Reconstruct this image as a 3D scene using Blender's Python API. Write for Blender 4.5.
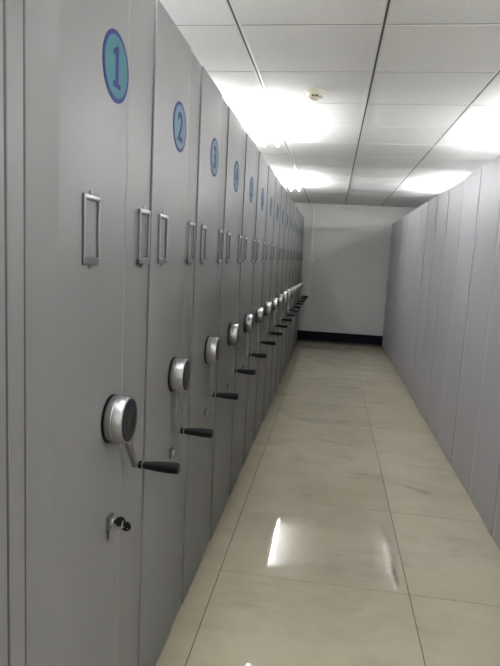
import bpy, bmesh, math, random
from mathutils import Vector, Matrix

for o in list(bpy.data.objects):
    bpy.data.objects.remove(o)
SC = bpy.context.scene
C = SC.collection
random.seed(7)

# ---------------------------------------------------------------- camera
CAM_H = 1.385
FPX = 560.0
_Y = Vector((83, 72, -FPX)).normalized()            # the aisle direction seen by the camera
_Z = Vector((246, 4570, FPX)); _Z = (_Z - _Z.dot(_Y) * _Y).normalized()
_X = _Y.cross(_Z)
cam_d = bpy.data.cameras.new('camera')
cam_d.sensor_fit = 'HORIZONTAL'
cam_d.sensor_width = 36
cam_d.lens = FPX / 500 * 36
cam_d.clip_start = 0.02
cam = bpy.data.objects.new('camera', cam_d)
C.objects.link(cam)
cam.matrix_world = Matrix.Translation((0, 0, CAM_H)) @ Matrix((_X, _Y, _Z)).to_4x4()
SC.camera = cam

# ---------------------------------------------------------------- world, exposure, lamps
W = bpy.data.worlds.new('world')
SC.world = W
W.use_nodes = True
W.node_tree.nodes['Background'].inputs[0].default_value = (0.5, 0.55, 0.6, 1)
W.node_tree.nodes['Background'].inputs[1].default_value = 0.0     # closed room: only tube lamps, real and added, light it
SC.view_settings.view_transform = 'Standard'
SC.view_settings.look = 'None'
SC.view_settings.gamma = 1.0
SC.view_settings.use_curve_mapping = False
SC.view_settings.exposure = 1.6
TUBE_STRENGTH = 62.0
TUBE_COLOR = (0.965, 0.985, 1.0)
LAMP_Y = (-1.70, 1.18, 4.06, 6.94)  # first two positions are unseen lamps added to light the near aisle
LAMP_X = (-0.552, 1.38, -2.40, 3.2)  # last two rows are unseen lamps added to lift the ceiling light

# ---------------------------------------------------------------- materials
def node_mat(name, base, rough=0.5, metal=0.0, var=0.0, scale=8.0, bump=0.0, bscale=60.0, spec=0.5, coat=0.0, tint=None, rvar=0.0, stretch=None):
    m = bpy.data.materials.new(name)
    m.use_nodes = True
    nt = m.node_tree
    b = nt.nodes['Principled BSDF']
    b.inputs['Base Color'].default_value = (*base, 1)
    b.inputs['Roughness'].default_value = rough
    b.inputs['Metallic'].default_value = metal
    b.inputs['Specular IOR Level'].default_value = spec
    b.inputs['Coat Weight'].default_value = coat
    g = nt.nodes.new('ShaderNodeNewGeometry')
    src = g.outputs['Position']
    if stretch:
        mp = nt.nodes.new('ShaderNodeVectorMath'); mp.operation = 'MULTIPLY'
        mp.inputs[1].default_value = stretch
        nt.links.new(src, mp.inputs[0]); src = mp.outputs[0]
    if var > 0:
        n = nt.nodes.new('ShaderNodeTexNoise'); n.inputs['Scale'].default_value = scale
        n.inputs['Detail'].default_value = 6; n.inputs['Roughness'].default_value = 0.6
        nt.links.new(src, n.inputs['Vector'])
        mx = nt.nodes.new('ShaderNodeMix'); mx.data_type = 'RGBA'
        t = tint or tuple(c * (1 - var) for c in base)
        mx.inputs['A'].default_value = (*base, 1); mx.inputs['B'].default_value = (*t, 1)
        rp = nt.nodes.new('ShaderNodeMapRange'); rp.inputs['From Min'].default_value = 0.38; rp.inputs['From Max'].default_value = 0.68
        nt.links.new(n.outputs['Fac'], rp.inputs['Value'])
        nt.links.new(rp.outputs['Result'], mx.inputs['Factor'])
        nt.links.new(mx.outputs['Result'], b.inputs['Base Color'])
        if rvar:
            rr = nt.nodes.new('ShaderNodeMapRange'); rr.inputs['To Min'].default_value = rough; rr.inputs['To Max'].default_value = rough + rvar
            nt.links.new(n.outputs['Fac'], rr.inputs['Value']); nt.links.new(rr.outputs['Result'], b.inputs['Roughness'])
    if bump > 0:
        n2 = nt.nodes.new('ShaderNodeTexNoise'); n2.inputs['Scale'].default_value = bscale; n2.inputs['Detail'].default_value = 3
        nt.links.new(g.outputs['Position'], n2.inputs['Vector'])
        bp = nt.nodes.new('ShaderNodeBump'); bp.inputs['Strength'].default_value = bump; bp.inputs['Distance'].default_value = 0.002
        nt.links.new(n2.outputs['Fac'], bp.inputs['Height']); nt.links.new(bp.outputs['Normal'], b.inputs['Normal'])
    return m

M = {}
M['steel_left'] = node_mat('grey_painted_steel', (0.118, 0.116, 0.115), 0.45, 0.0, 0.07, 1.2, 0.06, 350, spec=0.34, stretch=(1, 1, 0.35))
M['steel_right'] = node_mat('lilac_grey_painted_steel', (0.275, 0.267, 0.278), 0.44, 0.0, 0.07, 1.5, 0.06, 350, spec=0.55, stretch=(1, 1, 0.2))
M['steel_body'] = node_mat('grey_steel_body', (0.50, 0.50, 0.50), 0.45, 0.0, 0.05, 2.0)  # body and cap grey lightened to bounce lamp light onto the ceiling
M['chrome'] = node_mat('brushed_chrome', (0.38, 0.38, 0.38), 0.40, 1.0, 0.1, 40)
M['nickel'] = node_mat('dull_nickel', (0.33, 0.33, 0.32), 0.36, 1.0, 0.15, 60)
M['holder'] = node_mat('label_holder_steel', (0.17, 0.17, 0.17), 0.35, 0.8, 0.1, 60)
M['black'] = node_mat('black_plastic', (0.003, 0.003, 0.004), 0.5, 0.0, 0.2, 30, spec=0.12)
M['blackrub'] = node_mat('black_rubber', (0.02, 0.02, 0.02), 0.7, 0.0, 0.2, 30)
M['hubcap'] = node_mat('dark_hub_cap', (0.009, 0.0095, 0.012), 0.34, 0.0, 0.2, 30, spec=0.25)
M['badge_ring'] = node_mat('navy_badge_print', (0.007, 0.012, 0.085), 0.6, 0, 0.1, 40, spec=0.15)
M['badge_face'] = node_mat('teal_badge_print', (0.028, 0.098, 0.112), 0.6, 0, 0.08, 40, spec=0.15)
M['badge_blue'] = node_mat('blue_grey_badge_print', (0.068, 0.120, 0.155), 0.6, 0, 0.08, 40, spec=0.15)
M['wall'] = node_mat('white_wall_paint', (0.52, 0.525, 0.505), 0.75, 0, 0.06, 0.9, 0.15, 120)
M['skirt'] = node_mat('black_skirting', (0.004, 0.004, 0.008), 0.5, 0, 0.3, 15, spec=0.12)
M['grout'] = node_mat('dark_grout', (0.05, 0.045, 0.035), 0.8, 0, 0.2, 30)
M['tee'] = node_mat('white_tee_bar', (0.80, 0.80, 0.78), 0.45, 0, 0.05, 10)
M['tee_dark'] = node_mat('grey_tee_slot', (0.10, 0.10, 0.10), 0.6, 0, 0.05, 10)
M['slab'] = node_mat('ceiling_void', (0.2, 0.2, 0.2), 0.9, 0, 0.1, 3)
M['lamp_body'] = node_mat('white_lamp_enamel', (0.75, 0.75, 0.74), 0.4, 0, 0.04, 10)
M['cream'] = node_mat('cream_plastic', (0.62, 0.58, 0.47), 0.5, 0, 0.05, 20)
M['pvc'] = node_mat('white_plastic_trunking', (0.60, 0.60, 0.58), 0.5, 0, 0.05, 10)

def tube_mat():
    m = bpy.data.materials.new('lit_fluorescent_tube'); m.use_nodes = True
    nt = m.node_tree; b = nt.nodes['Principled BSDF']
    b.inputs['Base Color'].default_value = (0.9, 0.9, 0.9, 1)
    b.inputs['Emission Color'].default_value = (*TUBE_COLOR, 1)
    b.inputs['Emission Strength'].default_value = TUBE_STRENGTH
    return m
M['tube'] = tube_mat()

def tile_floor_mat():
    m = bpy.data.materials.new('polished_beige_tile'); m.use_nodes = True
    nt = m.node_tree; b = nt.nodes['Principled BSDF']; L = nt.links.new
    g = nt.nodes.new('ShaderNodeNewGeometry'); oi = nt.nodes.new('ShaderNodeObjectInfo')
    add = nt.nodes.new('ShaderNodeVectorMath'); add.operation = 'ADD'
    sc = nt.nodes.new('ShaderNodeVectorMath'); sc.operation = 'SCALE'; sc.inputs['Scale'].default_value = 7.0
    cmb = nt.nodes.new('ShaderNodeCombineXYZ'); L(oi.outputs['Random'], cmb.inputs[2]); L(cmb.outputs[0], sc.inputs[0])
    L(g.outputs['Position'], add.inputs[0]); L(sc.outputs[0], add.inputs[1])
    def noise(scale, detail, rough, vec=add.outputs[0], dist=0.0):
        n = nt.nodes.new('ShaderNodeTexNoise'); n.inputs['Scale'].default_value = scale; n.inputs['Detail'].default_value = detail
        n.inputs['Roughness'].default_value = rough; n.inputs['Distortion'].default_value = dist; L(vec, n.inputs['Vector']); return n.outputs['Fac']
    def rng(v, a, b_, c=0.0, d=1.0):
        r = nt.nodes.new('ShaderNodeMapRange'); r.inputs['From Min'].default_value = a; r.inputs['From Max'].default_value = b_
        r.inputs['To Min'].default_value = c; r.inputs['To Max'].default_value = d; L(v, r.inputs['Value']); return r.outputs['Result']
    def mix(f, a, b_):
        x = nt.nodes.new('ShaderNodeMix'); x.data_type = 'RGBA'
        L(f, x.inputs['Factor'])
        for s, v in (('A', a), ('B', b_)):
            if isinstance(v, tuple): x.inputs[s].default_value = (*v, 1)
            else: L(v, x.inputs[s])
        return x.outputs['Result']
    c = mix(rng(noise(3.0, 8, 0.65), 0.3, 0.7), (0.37, 0.332, 0.248), (0.315, 0.282, 0.208))
    st = nt.nodes.new('ShaderNodeVectorMath'); st.operation = 'MULTIPLY'; st.inputs[1].default_value = (0.8, 1.25, 1); L(g.outputs['Position'], st.inputs[0])
    c = mix(rng(noise(2.6, 9, 0.72, st.outputs[0], 0.3), 0.50, 0.76, 0, 0.45), c, (0.13, 0.118, 0.088))       # scuffs and dirt
    c = mix(rng(noise(11, 7, 0.75, g.outputs['Position'], 0.6), 0.63, 0.76, 0, 0.6), c, (0.10, 0.09, 0.07))
    def scuff(c, px, py, rot, sx, sy, k):          # a dragged dark mark with ragged edges
        mp = nt.nodes.new('ShaderNodeMapping'); mp.vector_type = 'TEXTURE'
        mp.inputs['Location'].default_value = (px, py, 0); mp.inputs['Rotation'].default_value = (0, 0, rot); mp.inputs['Scale'].default_value = (sx, sy, 1)
        L(g.outputs['Position'], mp.inputs['Vector'])
        ln = nt.nodes.new('ShaderNodeVectorMath'); ln.operation = 'LENGTH'; L(mp.outputs[0], ln.inputs[0])
        ad = nt.nodes.new('ShaderNodeMath'); ad.operation = 'ADD'; L(ln.outputs['Value'], ad.inputs[0]); L(noise(25, 4, 0.7, g.outputs['Position']), ad.inputs[1])
        return mix(rng(ad.outputs[0], 0.55, 1.5, k, 0.0), c, (0.06, 0.055, 0.045))
    c = scuff(c, 0.374, 2.44, 0.04, 0.016, 0.13, 1.0)
    c = scuff(c, 0.368, 2.66, 0.02, 0.035, 0.28, 0.4)
    c = scuff(c, 0.62, 3.45, 0.9, 0.03, 0.17, 0.35)
    c = scuff(c, 0.30, 3.62, 1.4, 0.025, 0.20, 0.3)
    c = scuff(c, 0.05, 4.25, 1.2, 0.03, 0.22, 0.3)
    L(c, b.inputs['Base Color'])
    L(rng(noise(4, 5, 0.6), 0.35, 0.75, 0.012, 0.045), b.inputs['Roughness'])
    b.inputs['Specular IOR Level'].default_value = 0.38
    return m
M['floor'] = tile_floor_mat()

def ceiling_tile_mat():
    m = bpy.data.materials.new('mineral_fibre_tile'); m.use_nodes = True
    nt = m.node_tree; b = nt.nodes['Principled BSDF']; L = nt.links.new
    g = nt.nodes.new('ShaderNodeNewGeometry'); oi = nt.nodes.new('ShaderNodeObjectInfo')
    v = nt.nodes.new('ShaderNodeTexVoronoi'); v.inputs['Scale'].default_value = 95; L(g.outputs['Position'], v.inputs['Vector'])
    r = nt.nodes.new('ShaderNodeMapRange'); r.inputs['From Min'].default_value = 0.10; r.inputs['From Max'].default_value = 0.26; L(v.outputs['Distance'], r.inputs['Value'])
    t = nt.nodes.new('ShaderNodeMix'); t.data_type = 'RGBA'; L(oi.outputs['Random'], t.inputs['Factor'])
    t.inputs['A'].default_value = (0.87, 0.868, 0.86, 1); t.inputs['B'].default_value = (0.87, 0.855, 0.825, 1)
    x = nt.nodes.new('ShaderNodeMix'); x.data_type = 'RGBA'; L(r.outputs['Result'], x.inputs['Factor'])
    x.inputs['A'].default_value = (0.66, 0.65, 0.61, 1); L(t.outputs['Result'], x.inputs['B'])
    L(x.outputs['Result'], b.inputs['Base Color'])
    b.inputs['Roughness'].default_value = 0.85
    bp = nt.nodes.new('ShaderNodeBump'); bp.inputs['Strength'].default_value = 0.3; bp.inputs['Distance'].default_value = 0.002
    L(r.outputs['Result'], bp.inputs['Height']); L(bp.outputs['Normal'], b.inputs['Normal'])
    return m
M['ctile'] = ceiling_tile_mat()

# ---------------------------------------------------------------- mesh helpers
def box(bm, x0, x1, y0, y1, z0, z1, bevel=0.0, seg=2):
    r = bmesh.ops.create_cube(bm, size=1.0)
    vs = r['verts']
    for v in vs:
        v.co = Vector(((x0 + x1) / 2 + v.co.x * (x1 - x0), (y0 + y1) / 2 + v.co.y * (y1 - y0), (z0 + z1) / 2 + v.co.z * (z1 - z0)))
    if bevel > 0:
        es = {e for v in vs for e in v.link_edges}
        bmesh.ops.bevel(bm, geom=list(es), offset=bevel, segments=seg, affect='EDGES', profile=0.5)

def prism(bm, pts, z0, z1):
    """pts: counter-clockwise outline in x,y, extruded from z0 to z1"""
    lo = [bm.verts.new((x, y, z0)) for x, y in pts]
    hi = [bm.verts.new((x, y, z1)) for x, y in pts]
    n = len(pts)
    bm.faces.new(hi); bm.faces.new(lo[::-1])
    for i in range(n):
        bm.faces.new((lo[i], lo[(i + 1) % n], hi[(i + 1) % n], hi[i]))

def lathe(bm, prof, axis='X', seg=32, center=(0, 0, 0)):
    """prof: (along, radius) list; closed at both ends"""
    rings = []
    for a, r in prof:
        ring = []
        for k in range(seg):
            t = 2 * math.pi * k / seg
            c, s = r * math.cos(t), r * math.sin(t)
            p = {'X': (a, c, s), 'Y': (s, a, c), 'Z': (c, s, a)}[axis]
            ring.append(bm.verts.new(Vector(p) + Vector(center)))
        rings.append(ring)
    for A, B in zip(rings, rings[1:]):
        for k in range(seg):
            bm.faces.new((A[k], A[(k + 1) % seg], B[(k + 1) % seg], B[k]))
    bm.faces.new(rings[0][::-1]); bm.faces.new(rings[-1])

def sweep(bm, pts, r, seg=8, close=False):
    """round tube through pts"""
    rings = []
    n = len(pts)
    for i, p in enumerate(pts):
        p = Vector(p)
        a = Vector(pts[(i - 1) % n]) if (close or i > 0) else p
        b = Vector(pts[(i + 1) % n]) if (close or i < n - 1) else p
        d = (b - a).normalized()
        u = d.cross(Vector((0.31, 0.2, 0.93))).normalized(); w = d.cross(u)
        rings.append([bm.verts.new(p + r * (math.cos(2 * math.pi * k / seg) * u + math.sin(2 * math.pi * k / seg) * w)) for k in range(seg)])
    m = n if close else n - 1
    for i in range(m):
        A, B = rings[i], rings[(i + 1) % n]
        for k in range(seg):
            bm.faces.new((A[k], A[(k + 1) % seg], B[(k + 1) % seg], B[k]))
    if not close:
        bm.faces.new(rings[0][::-1]); bm.faces.new(rings[-1])

def mesh(name, fn, mat, smooth=None):
    bm = bmesh.new(); fn(bm)
    bmesh.ops.recalc_face_normals(bm, faces=bm.faces[:])
    me = bpy.data.meshes.new(name); bm.to_mesh(me); bm.free()
    me.materials.append(M[mat])
    if smooth:
        me.polygons.foreach_set('use_smooth', [True] * len(me.polygons))
        me.set_sharp_from_angle(angle=math.radians(smooth))
    return me

def obj(name, me, parent=None, loc=(0, 0, 0), rot=(0, 0, 0)):
    o = bpy.data.objects.new(name, me)
    C.objects.link(o)
    o.parent = parent; o.location = loc; o.rotation_euler = rot
    return o

def empty(name, loc, label, cat, group=None, rotz=0):
    o = obj(name, None, None, loc, (0, 0, rotz))
    o.empty_display_size = 0.1
    o['label'] = label; o['category'] = cat
    if group: o['group'] = group
    return o

def structure(name, me, label, cat, loc=(0, 0, 0)):
    o = obj(name, me, None, loc)
    o['kind'] = 'structure'; o['label'] = label; o['category'] = cat
    return o

# ---------------------------------------------------------------- the room
X0, X1, Y0, Y1 = -3.5, 3.95, -3.0, 9.74       # inner faces of the walls
CEIL = 2.33
FACE_L, FACE_R = -0.493, 0.918                # aisle faces of the shelving rows

# floor: dark grout bed and polished tiles
fl = structure('floor', mesh('floor_bed', lambda b: box(b, X0, X1, Y0, Y1, -0.10, -0.0015), 'grout'), 'polished beige tiled floor with thin dark joints', 'floor')
TX, TY, JW = 0.818, 0.797, 0.0034
tile_me = mesh('floor_tile', lambda b: box(b, JW / 2, TX - JW / 2, JW / 2, TY - JW / 2, -0.009, 0.0, 0.0006, 1), 'floor')
fx0, fy0 = -0.399 - 4 * TX, 2.292 - 7 * TY
for i in range(9):
    for j in range(16):
        x, y = fx0 + i * TX, fy0 + j * TY
        if x + TX < X0 + 0.05 or x > X1 - 0.05 or y > Y1 - 0.02 or y + TY < Y0: continue
        xa, xb, ya, yb = max(x, X0), min(x + TX, X1), max(y, Y0), min(y + TY, Y1)
        o = obj('floor_tile', tile_me, fl, (xa, ya, 0))
        o.scale = ((xb - xa) / TX, (yb - ya) / TY, 1)

# walls
wt = 0.12
structure('wall_back', mesh('wall_back', lambda b: box(b, X0 - wt, X1 + wt, Y1, Y1 + wt, -0.1, 2.75), 'wall'), 'plain white wall at the far end of the aisle', 'wall')
structure('wall_left', mesh('wall_left', lambda b: box(b, X0 - wt, X0, Y0, Y1, -0.1, 2.75), 'wall'), 'white wall behind the numbered shelving row', 'wall')
structure('wall_right', mesh('wall_right', lambda b: box(b, X1, X1 + wt, Y0, Y1, -0.1, 2.75), 'wall'), 'white wall behind the plain shelving row', 'wall')
structure('wall_front', mesh('wall_front', lambda b: box(b, X0 - wt, X1 + wt, Y0 - wt, Y0, -0.1, 2.75), 'wall'), 'white wall behind the camera', 'wall')
structure('baseboard_back', mesh('baseboard_back', lambda b: box(b, X0, X1, Y1 - 0.014, Y1, 0.0, 0.158, 0.003, 1), 'skirt'), 'black skirting along the foot of the far wall', 'baseboard')

# ceiling: slab above, tee grid, mineral fibre tiles
ce = structure('ceiling', mesh('ceiling_slab', lambda b: box(b, X0, X1, Y0, Y1, CEIL + 0.35, CEIL + 0.42), 'slab'), 'suspended ceiling of square white mineral fibre tiles', 'ceiling')
GX, GY = 0.592, 0.574
gx0, gy0 = -0.457 - 5 * GX, 2.432 - 9 * GY
cx = [gx0 + i * GX for i in range(14)]
cy = [gy0 + j * GY for j in range(23)]
cx = [X0] + [x for x in cx if X0 + 0.08 < x < X1 - 0.08] + [X1]
cy = [Y0] + [y for y in cy if Y0 + 0.08 < y < Y1 - 0.08] + [Y1]
ct_me = mesh('ceiling_tile', lambda b: box(b, 0.006, GX - 0.006, 0.0055, GY - 0.0055, CEIL, CEIL + 0.014, 0.003, 1), 'ctile')
for xa, xb in zip(cx, cx[1:]):
    for ya, yb in zip(cy, cy[1:]):
        o = obj('ceiling_tile', ct_me, ce, (xa, ya, 0))
        o.scale = ((xb - xa) / GX, (yb - ya) / GY, 1)
def main_tee(b):
    box(b, -0.013, -0.005, Y0, Y1, CEIL - 0.003, CEIL + 0.004)
    box(b, 0.005, 0.013, Y0, Y1, CEIL - 0.003, CEIL + 0.004)
mt_me = mesh('main_tee', main_tee, 'tee')
slot_me = mesh('tee_slot', lambda b: box(b, -0.0051, 0.0051, Y0, Y1, CEIL + 0.001, CEIL + 0.03), 'tee_dark')
for x in cx[1:-1]:
    o = obj('main_tee', mt_me, ce, (x, 0, 0))
    obj('tee_slot', slot_me, o)
ct = mesh('cross_tee', lambda b: box(b, X0, X1, -0.009, 0.009, CEIL + 0.0035, CEIL + 0.03), 'tee_dark')
for y in cy[1:-1]:
    obj('cross_tee', ct, ce, (0, y, 0))

# ---------------------------------------------------------------- shelving units
PITCH, GAP, HEIGHT, DEPTH = 0.514, 0.0045, 2.032, 2.70
WID = PITCH - GAP
T = 0.022                                      # thickness of the front panel

def arc(cx_, cy_, r, a0, a1, n=5):
    return [(cx_ + r * math.cos(math.radians(a0 + (a1 - a0) * k / n)), cy_ + r * math.sin(math.radians(a0 + (a1 - a0) * k / n))) for k in range(n + 1)]

CREASE1, CREASE = 0.338, 0.368         # unit 1 has a wider narrow panel
def wide_panel(b):      # rounded at the unit edge, turned in at the crease
    r = 0.002
    pts = [(-T, 0), (-r, 0)] + arc(-r, r, r, -90, 0) + [(0, CREASE - 0.026), (-0.0008, CREASE - 0.019), (-0.0042, CREASE - 0.0003), (-T, CREASE - 0.0003)]
    prism(b, pts, 0.012, HEIGHT)
def narrow_panel(c):
    def f(b):
        r = 0.002
        pts = [(-T, c), (-0.0046, c)] + arc(-r - 0.0046, WID - r, r, 0, 90) + [(-T, WID)]
        prism(b, pts, 0.012, HEIGHT)
    return f
wide_me = mesh('wide_panel', wide_panel, 'steel_left', 30)
def bent_panel(b):      # unit 1: its outer edge turns back in a soft bend
    pts = [(-T - 0.012, -0.088), (-0.019, -0.088), (-0.017, -0.086), (-0.0070, -0.030), (-0.0040, -0.020), (-0.0014, -0.011), (0.0, -0.003), (0, CREASE1 - 0.026), (-0.0008, CREASE1 - 0.019), (-0.0046, CREASE1 - 0.0003), (-T - 0.012, CREASE1 - 0.0003)]
    prism(b, pts, 0.012, HEIGHT)
bent_me = mesh('bent_panel', bent_panel, 'steel_left', 30)
narrow_me = mesh('narrow_panel', narrow_panel(CREASE), 'steel_left', 30)
narrow1_me = mesh('narrow_panel', narrow_panel(CREASE1), 'steel_left', 30)
body_me = mesh('unit_body', lambda b: box(b, -DEPTH, -T, 0.003, WID - 0.003, 0.03, HEIGHT - 0.03, 0.004, 1), 'steel_body')
top_me = mesh('top_cap', lambda b: box(b, -DEPTH, -T, 0.003, WID - 0.003, HEIGHT - 0.03, HEIGHT - 0.004, 0.003, 1), 'steel_body')
gap_shade_me = mesh('gap_shade_strip', lambda b: box(b, -T - 0.01, -0.0070, WID - 0.0005, WID + GAP - 0.0008, 0.012, HEIGHT - 0.045), 'blackrub')  # dark strip added in the unit gaps so they stay in shade
rgap_shade_me = mesh('gap_shade_strip', lambda b: box(b, 0.005, T + 0.01, WID - 0.0005, WID + GAP - 0.0008, 0.012, HEIGHT - 0.03), 'blackrub')  # same added gap darkening for the right row
kick_me = mesh('kick_rail', lambda b: box(b, -DEPTH + 0.05, -0.012, 0.02, WID - 0.02, 0.0, 0.03), 'blackrub')

# label holder: bent steel frame, chrome top edge, mounting tabs, screw heads
HW, HH = 0.078, 0.140
def holder_frame(b):
    t = 0.006
    box(b, 0, t, 0, 0.0085, 0, HH, 0.0015, 1)
    box(b, 0, t, HW - 0.0085, HW, 0, HH, 0.0015, 1)
    box(b, 0, t, 0, HW, 0, 0.015, 0.0015, 1)
    box(b, 0, t * 0.6, HW / 2 - 0.008, HW / 2 + 0.008, -0.008, 0.002, 0.001, 1)
    box(b, 0, t * 0.6, HW / 2 - 0.008, HW / 2 + 0.008, HH - 0.002, HH + 0.008, 0.001, 1)
holder_me = mesh('label_holder', holder_frame, 'holder')
hedge_me = mesh('holder_edge', lambda b: box(b, 0, 0.0066, 0.0005, HW - 0.0005, HH - 0.011, HH - 0.0005, 0.002, 2), 'chrome', 40)
hscrew_me = mesh('screw_head', lambda b: lathe(b, [(0.002, 0.0028), (0.0046, 0.0025), (0.005, 0.0012)], 'X', 10), 'chrome', 40)

# badge
BR = 0.0735
def disc(r, a, c):
    return lambda b: lathe(b, [(a, r), (c, r)], 'X', 56)
badge_me = mesh('number_badge', disc(BR, 0.0, 0.0012), 'badge_ring')
bface_me = mesh('badge_face', disc(BR * 0.865, 0.001, 0.0018), 'badge_face')
bface2_me = mesh('badge_face', disc(BR * 0.875, 0.001, 0.0018), 'badge_blue')
def digit_one(b):
    P = [(-0.019, -0.043), (0.022, -0.043), (0.022, -0.032), (0.010, -0.032), (0.010, 0.043), (0.000, 0.043), (-0.020, 0.031), (-0.020, 0.019), (-0.006, 0.026), (-0.006, -0.032), (-0.019, -0.032)]
    pts = [Vector((0.0018, y, z)) for y, z in P]
    lo = [b.verts.new(p) for p in pts]; hi = [b.verts.new(p + Vector((0.0006, 0, 0))) for p in pts]
    b.faces.new(hi); b.faces.new(lo[::-1])
    for i in range(len(P)):
        b.faces.new((lo[i], lo[(i + 1) % len(P)], hi[(i + 1) % len(P)], hi[i]))
def number_mesh(n):
    if n == 1:
        return mesh('badge_number', digit_one, 'badge_ring')
    cu = bpy.data.curves.new('number', 'FONT'); cu.body = str(n)
    cu.align_x = 'CENTER'; cu.align_y = 'CENTER'; cu.size = 0.118 if n < 10 else 0.088; cu.extrude = 0.0003; cu.offset = 0.0022
    cu.resolution_u = 4; cu.space_character = 0.95
    o = bpy.data.objects.new('tmp', cu); C.objects.link(o)
    dg = bpy.context.evaluated_depsgraph_get()
    me = bpy.data.meshes.new_from_object(o.evaluated_get(dg))
    bpy.data.objects.remove(o); bpy.data.curves.remove(cu)
    me.name = 'badge_number'
    zs = [v.co.y for v in me.vertices]; mid = (max(zs) + min(zs)) / 2
    me.transform(Matrix(((0, 0, 1, 0.0021), (1, 0, 0, 0), (0, 1, 0, -mid), (0, 0, 0, 1))))
    me.materials.clear(); me.materials.append(M['badge_ring'])
    return me

# crank: drum, dark base ring, hub cap, arm, grip
HR, HD = 0.0545, 0.047
drum_me = mesh('crank_drum', lambda b: lathe(b, [(0.003, HR - 0.002), (0.006, HR), (0.020, HR), (0.021, HR - 0.0012), (0.0225, HR - 0.0012), (0.0235, HR), (HD - 0.003, HR), (HD - 0.001, HR - 0.0012), (HD, HR - 0.004)], 'X', 48), 'chrome', 35)
ring_me = mesh('drum_base_ring', lambda b: lathe(b, [(0.0, HR + 0.003), (0.004, HR + 0.003), (0.006, HR - 0.001)], 'X', 48), 'black', 35)
cap_me = mesh('drum_cap', lambda b: lathe(b, [(HD - 0.004, HR - 0.0045), (HD + 0.0006, HR - 0.0045), (HD + 0.0016, HR - 0.007), (HD + 0.0016, 0.030), (HD + 0.0030, 0.028), (HD + 0.0036, 0.012), (HD + 0.0028, 0.006)], 'X', 48), 'hubcap', 25)
ARM = 0.189
def crank_arm(b):
    # flat bar narrowing slightly, round end
    def outl(x0, x1):
        P = [(-0.0115, -HR + 0.010), (-0.0085, -ARM + 0.006)] + [(0.0085 * math.cos(math.radians(a)), -ARM + 0.002 + 0.0085 * math.sin(math.radians(a))) for a in (200, 230, 260, 280, 310, 340)] + [(0.0085, -ARM + 0.006), (0.0115, -HR + 0.010)]
        lo = [b.verts.new((x0, y, z)) for y, z in P]; hi = [b.verts.new((x1, y, z)) for y, z in P]
        n = len(P); b.faces.new(hi); b.faces.new(lo[::-1])
        for i in range(n): b.faces.new((lo[i], lo[(i + 1) % n], hi[(i + 1) % n], hi[i]))
    outl(0.019, 0.029)
    lathe(b, [(0.018, 0.006), (0.0195, 0.0068), (0.033, 0.0068), (0.035, 0.005)], 'X', 16, (0, 0, -ARM + 0.002))
arm_me = mesh('crank_arm', crank_arm, 'nickel', 30)
grip_me = mesh('crank_grip', lambda b: lathe(b, [(0.034, 0.008), (0.037, 0.0098), (0.043, 0.0098), (0.044, 0.0085), (0.047, 0.0085), (0.050, 0.0098), (0.060, 0.0105), (0.085, 0.0130), (0.105, 0.0142), (0.128, 0.0145), (0.138, 0.0140), (0.1415, 0.0115)], 'X', 24, (0, 0, -ARM + 0.002)), 'black', 30)
collar_me = mesh('grip_collar', lambda b: lathe(b, [(0.0445, 0.0075), (0.0445, 0.0098), (0.0465, 0.0098), (0.0465, 0.0075)], 'X', 20, (0, 0, -ARM + 0.002)), 'chrome', 40)

# lock: square plate and keyed barrel
def lock_plate(b):
    box(b, 0.0, 0.010, -0.0140, 0.0140, -0.0150, 0.0150, 0.001, 1)
lock_me = mesh('lock', lock_plate, 'holder', 35)
barrel_me = mesh('lock_barrel', lambda b: lathe(b, [(0.009, 0.0095), (0.013, 0.0095), (0.0145, 0.008)], 'X', 20, (0, 0, 0.001)), 'chrome', 35)
slotk_me = mesh('key_slot', lambda b: box(b, 0.0142, 0.0149, -0.0012, 0.0012, -0.005, 0.007), 'black')

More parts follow.
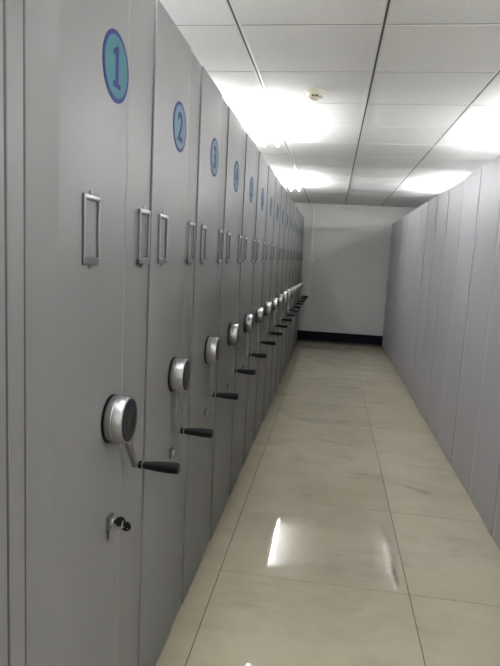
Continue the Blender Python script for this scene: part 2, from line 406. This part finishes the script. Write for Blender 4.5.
ORD = ['first', 'second', 'third', 'fourth', 'fifth', 'sixth', 'seventh', 'eighth', 'ninth', 'tenth', 'eleventh', 'twelfth', 'thirteenth', 'fourteenth', 'fifteenth', 'sixteenth']
UY0 = 0.973
units = []
for k in range(16):
    y = UY0 + k * PITCH
    if k == 0: lab = 'grey steel mobile shelving unit with badge 1 and black keys in its lock'
    elif k == 1: lab = 'grey steel mobile shelving unit with badge 2, beside the one with keys'
    elif k == 15: lab = 'last grey numbered mobile shelving unit in the crank row, nearest the far wall'
    else: lab = 'grey mobile shelving unit with badge %d, %s from the camera in the crank row' % (k + 1, ORD[k])
    u = empty('mobile_shelving_unit', (FACE_L, y, 0), lab, 'shelving unit', 'numbered mobile shelving units with cranks')
    for nm, me in (('body', body_me), ('top_cap', top_me), ('kick_rail', kick_me), ('wide_panel', bent_me if k == 0 else wide_me), ('narrow_panel', narrow1_me if k == 0 else narrow_me)):
        obj(nm, me, u)
    if k < 15: obj('gap_shade_strip', gap_shade_me, u)
    for hy in ((0.087, 0.410) if k == 0 else (0.060, 0.387)):
        h = obj('label_holder', holder_me, u, (0, hy, 1.352))
        obj('holder_edge', hedge_me, h)
        for sz in (-0.004, HH + 0.004):
            obj('screw_head', hscrew_me, h, (0, HW / 2, sz))
    bd = obj('number_badge', badge_me, u, (0, 0.246, 1.776 if k == 0 else 1.767)); bd['label'] = 'round teal badge with navy rim and number'
    obj('badge_face', bface_me if k == 0 else bface2_me, bd); obj('badge_number', number_mesh(k + 1), bd)
    ang = 0.63 if k == 0 else random.uniform(-0.04, 0.04)
    cr = obj('crank_drum', drum_me, u, (0, 0.262 - (0.010 if k == 0 else 0), 0.990), (ang, 0, 0)); cr['label'] = 'chrome crank drum with black grip'
    obj('drum_base_ring', ring_me, cr); obj('drum_cap', cap_me, cr); obj('crank_arm', arm_me, cr)
    obj('crank_grip', grip_me, cr); obj('grip_collar', collar_me, cr)
    lk = obj('lock', lock_me, u, (0, 0.262 - (0.014 if k == 0 else 0), 0.734 if k == 0 else 0.722)); obj('lock_barrel', barrel_me, lk); obj('key_slot', slotk_me, lk)
    units.append(u)

# keys hanging in the lock of unit 1
ky, kz = UY0 + 0.248, 0.735
kr = empty('key_bunch', (FACE_L + 0.0155, ky, kz), 'bunch of black headed keys in the lock of unit 1', 'keys')
def key_shape(b):
    box(b, -0.0003, 0.004, -0.001, 0.001, -0.0035, 0.0035, 0.0004, 1)
    # oval head with a hole
    n = 20; o_, i_ = [], []
    for side in (-0.0026, 0.0026):
        o_.append([b.verts.new((0.0140 + 0.0125 * math.cos(2 * math.pi * q / n), side, 0.0118 * math.sin(2 * math.pi * q / n))) for q in range(n)])
        i_.append([b.verts.new((0.0215 + 0.0030 * math.cos(2 * math.pi * q / n), side, 0.0030 * math.sin(2 * math.pi * q / n))) for q in range(n)])
    for q in range(n):
        r_ = (q + 1) % n
        b.faces.new((o_[0][q], o_[0][r_], o_[1][r_], o_[1][q])); b.faces.new((i_[0][q], i_[1][q], i_[1][r_], i_[0][r_]))
        b.faces.new((o_[0][q], i_[0][q], i_[0][r_], o_[0][r_])); b.faces.new((o_[1][q], o_[1][r_], i_[1][r_], i_[1][q]))
key_me = mesh('key', key_shape, 'black', 40)
obj('key', key_me, kr, (0.0, 0, 0.0), (0, 0, 0.35))
obj('key', key_me, kr, (0.019, 0.011, -0.003), (0.3, 1.05, 0.4))
obj('split_ring', mesh('split_ring', lambda b: sweep(b, [(0.021, 0.006 + 0.009 * math.sin(2 * math.pi * q / 20), -0.006 + 0.009 * math.cos(2 * math.pi * q / 20)) for q in range(20)], 0.0011, 6, True), 'nickel', 60), kr)
obj('tag', mesh('key_tag', lambda b: box(b, -0.008, -0.004, -0.010, 0.012, -0.044, -0.018, 0.001, 1), 'nickel'), kr)
obj('tag_wire', mesh('tag_wire', lambda b: sweep(b, [(0.021, 0.006, -0.0150), (0.014, 0.005, -0.019), (0.004, 0.002, -0.017), (-0.004, 0.001, -0.022), (-0.003, -0.006, -0.046), (-0.008, -0.014, -0.056)], 0.0009, 6), 'nickel', 60), kr)

# plain end units beside unit 1 (towards and behind the camera)
def plain_left(y0, lab, first):
    u = empty('end_shelving_unit', (FACE_L, y0, 0), lab, 'shelving unit', 'plain end shelving units')
    if first:
        B = 0.881 - y0
        obj('body', mesh('end_body', lambda b: box(b, -DEPTH, -T, 0.003, B - 0.003, 0.03, HEIGHT - 0.03, 0.004, 1), 'steel_body'), u)
        obj('top_cap', mesh('end_top', lambda b: box(b, -DEPTH, -T, 0.003, B - 0.003, HEIGHT - 0.03, HEIGHT - 0.004, 0.003, 1), 'steel_body'), u)
        for ya, yb in ((B - 0.0575, B - 0.0505), (B - 0.0025, B + 0.0035)):
            obj('gap_shade_strip', mesh('end_gap_shade', lambda b: box(b, -T, -T + 0.004, ya, yb, 0.012, HEIGHT - 0.04), 'blackrub'), u)  # dark strips added to stand in for shade in the joints
        obj('kick_rail', mesh('end_kick', lambda b: box(b, -DEPTH + 0.05, -0.012, 0.02, B - 0.02, 0.0, 0.03), 'blackrub'), u)
        def strip(ya, yb, x):
            return lambda b: prism(b, [(-T, ya), (x - 0.002, ya), (x, ya + 0.002), (x, yb - 0.002), (x - 0.002, yb), (-T, yb)], 0.012, HEIGHT)
        obj('narrow_panel', mesh('strip_b', strip(B - 0.051, B - 0.002, -0.017), 'steel_left'), u)
        obj('wide_panel', mesh('strip_c', strip(0.0, B - 0.057, -0.017), 'steel_left'), u)
    else:
        for nm, me in (('body', body_me), ('top_cap', top_me), ('kick_rail', kick_me), ('wide_panel', wide_me), ('narrow_panel', narrow_me)):
            obj(nm, me, u)
plain_left(0.881 - 0.398, 'plain grey end panel with a narrow edge strip, left of unit 1', True)
plain_left(0.881 - 0.398 - PITCH, 'plain grey shelving unit beside the camera, before the numbered row', False)

# ---------------------------------------------------------------- plain row on the right
RY0 = 2.920 - 3 * PITCH
RC = 0.436
def rmain(b):
    r = 0.002
    pts = [(T, 0)] + [(T, RC - 0.0015), (0.003, RC - 0.0015), (0, RC - 0.006)] + [(0, r), (0.001, 0.001), (r, 0)]
    prism(b, pts, 0.012, HEIGHT + 0.006)
def rstrip(b):
    r = 0.002
    pts = [(T, RC)] + [(T, WID), (r + 0.002, WID), (0.002, WID - 0.001), (0.0015, WID - r), (0.0015, RC + 0.001), (0.0025, RC)]
    prism(b, pts, 0.012, HEIGHT + 0.006)
rmain_me = mesh('wide_panel', rmain, 'steel_right', 30)
rstrip_me = mesh('narrow_panel', rstrip, 'steel_right', 30)
rbody_me = mesh('unit_body', lambda b: box(b, T, DEPTH, 0.003, WID - 0.003, 0.03, HEIGHT - 0.03, 0.004, 1), 'steel_body')
rtop_me = mesh('top_cap', lambda b: box(b, T, DEPTH, 0.003, WID - 0.003, HEIGHT - 0.03, HEIGHT - 0.004, 0.003, 1), 'steel_body')
rkick_me = mesh('kick_rail', lambda b: box(b, 0.012, DEPTH - 0.05, 0.02, WID - 0.02, 0.0, 0.03), 'blackrub')
for k in range(16):
    n = 15 - k
    if n == 0: lab = 'plain grey shelving end panel touching the far wall, opposite the cranks'
    elif k == 3: lab = 'nearest fully framed plain grey shelving end panel opposite the cranks'
    else: lab = 'plain lilac grey shelving end panel opposite the cranks, %s from the far wall' % ORD[n]
    u = empty('plain_shelving_unit', (FACE_R + random.uniform(-0.002, 0.002), RY0 + k * PITCH, 0), lab, 'shelving unit', 'plain shelving units opposite the cranks')
    for nm, me in (('body', rbody_me), ('top_cap', rtop_me), ('kick_rail', rkick_me), ('gap_shade_strip', rgap_shade_me)):
        obj(nm, me, u)
    a = random.uniform(-0.003, 0.003)
    obj('wide_panel', rmain_me, u, (0, 0, 0), (0, 0, a)); obj('narrow_panel', rstrip_me, u, (0, 0, 0), (0, 0, a * 0.5))

# ---------------------------------------------------------------- fluorescent battens under the ceiling
LL = 1.12
spine_me = mesh('lamp_spine', lambda b: box(b, -0.016, 0.016, 0.09, LL - 0.09, CEIL - 0.038, CEIL - 0.018, 0.005, 2), 'lamp_body')
hang_me = mesh('hanger', lambda b: lathe(b, [(CEIL - 0.022, 0.006), (CEIL - 0.010, 0.006), (CEIL - 0.009, 0.022), (CEIL - 0.003, 0.022)], 'Z', 16), 'lamp_body', 40)
tube_me = mesh('tube', lambda b: lathe(b, [(0.028, 0.0088), (LL - 0.028, 0.0088)], 'Y', 16), 'tube', 40)
capl_me = mesh('tube_cap', lambda b: lathe(b, [(0.0, 0.0098), (0.018, 0.0098)], 'Y', 16), 'nickel', 40)
def socket(b):
    lathe(b, [(0.003, 0.008), (0.010, 0.0105)], 'Y', 16, (0, 0, CEIL - 0.056))
    sweep(b, [(0, 0.006, CEIL - 0.048), (-0.012, 0.012, CEIL - 0.038), (-0.040, 0.095, CEIL - 0.030)], 0.003, 6)
sock_me = mesh('tube_socket', socket, 'lamp_body', 50)
for xi, lx in enumerate(LAMP_X):
    for yi, ly in enumerate(LAMP_Y):
        side = ('over the front of the numbered row', 'over the front of the plain row', 'added unseen over the rear of the numbered row', 'added unseen over the rear of the plain row')[xi]
        where = ('added behind the camera', 'added above the camera', 'ahead of the camera', 'closer to the far wall')[yi]
        t = empty('fluorescent_lamp', (lx, ly - LL / 2, 0), 'lit twin tube lamp %s, %s' % (side, where), 'lamp', 'twin tube ceiling lamps')
        obj('spine', spine_me, t)
        for yy in (0.22, LL - 0.22): obj('hanger', hang_me, t, (0, yy, 0))
        for s in (-1, 1):
            for e in (0, 1):
                so = obj('socket', sock_me, t, (s * 0.051, e * LL, 0)); so.scale = (s, 1 - 2 * e, 1)
            tb = obj('tube', tube_me, t, (s * 0.051, 0, CEIL - 0.056))
            obj('tube_cap', capl_me, tb, (0, 0.010, 0)); obj('tube_cap', capl_me, tb, (0, LL - 0.028, 0))

# ---------------------------------------------------------------- smoke detector
sd = empty('smoke_detector', (-0.165, 3.33, CEIL), 'small round cream smoke detector on a ceiling tile', 'smoke detector')
obj('base', mesh('sd_base', lambda b: lathe(b, [(0.0, 0.056), (-0.012, 0.056), (-0.014, 0.053)], 'Z', 40), 'cream', 35), sd)
hd = obj('sensing_head', mesh('sd_head', lambda b: lathe(b, [(-0.013, 0.050), (-0.030, 0.047), (-0.036, 0.040), (-0.038, 0.026), (-0.046, 0.024), (-0.049, 0.019)], 'Z', 40), 'cream', 35), sd)
for s in (-1, 1):
    obj('vent_hole', mesh('sd_hole', lambda b: box(b, -0.007, 0.007, -0.002, 0.002, -0.0035, 0.0035, 0.001, 1), 'black'), hd, (s * 0.010, -0.0425, -0.0335))

# ---------------------------------------------------------------- cable trunking on the far wall
tr = empty('cable_trunking', (-0.375, Y1, 0.95), 'thin white cable trunking with two boxes on the far wall', 'trunking')
obj('upper_channel', mesh('tr_up', lambda b: box(b, -0.014, 0.014, -0.03, 0.0, 0.45, CEIL - 0.96, 0.002, 1), 'pvc'), tr)
obj('lower_channel', mesh('tr_lo', lambda b: box(b, -0.010, 0.010, -0.016, 0.0, -0.12, 0.45, 0.002, 1), 'pvc'), tr)
obj('junction_box', mesh('tr_jb', lambda b: box(b, -0.06, 0.05, -0.05, 0.0, 0.40, 0.49, 0.004, 2), 'pvc'), tr)
obj('wall_socket', mesh('tr_ws', lambda b: box(b, -0.05, 0.04, -0.022, 0.0, -0.20, -0.115, 0.004, 2), 'pvc'), tr)
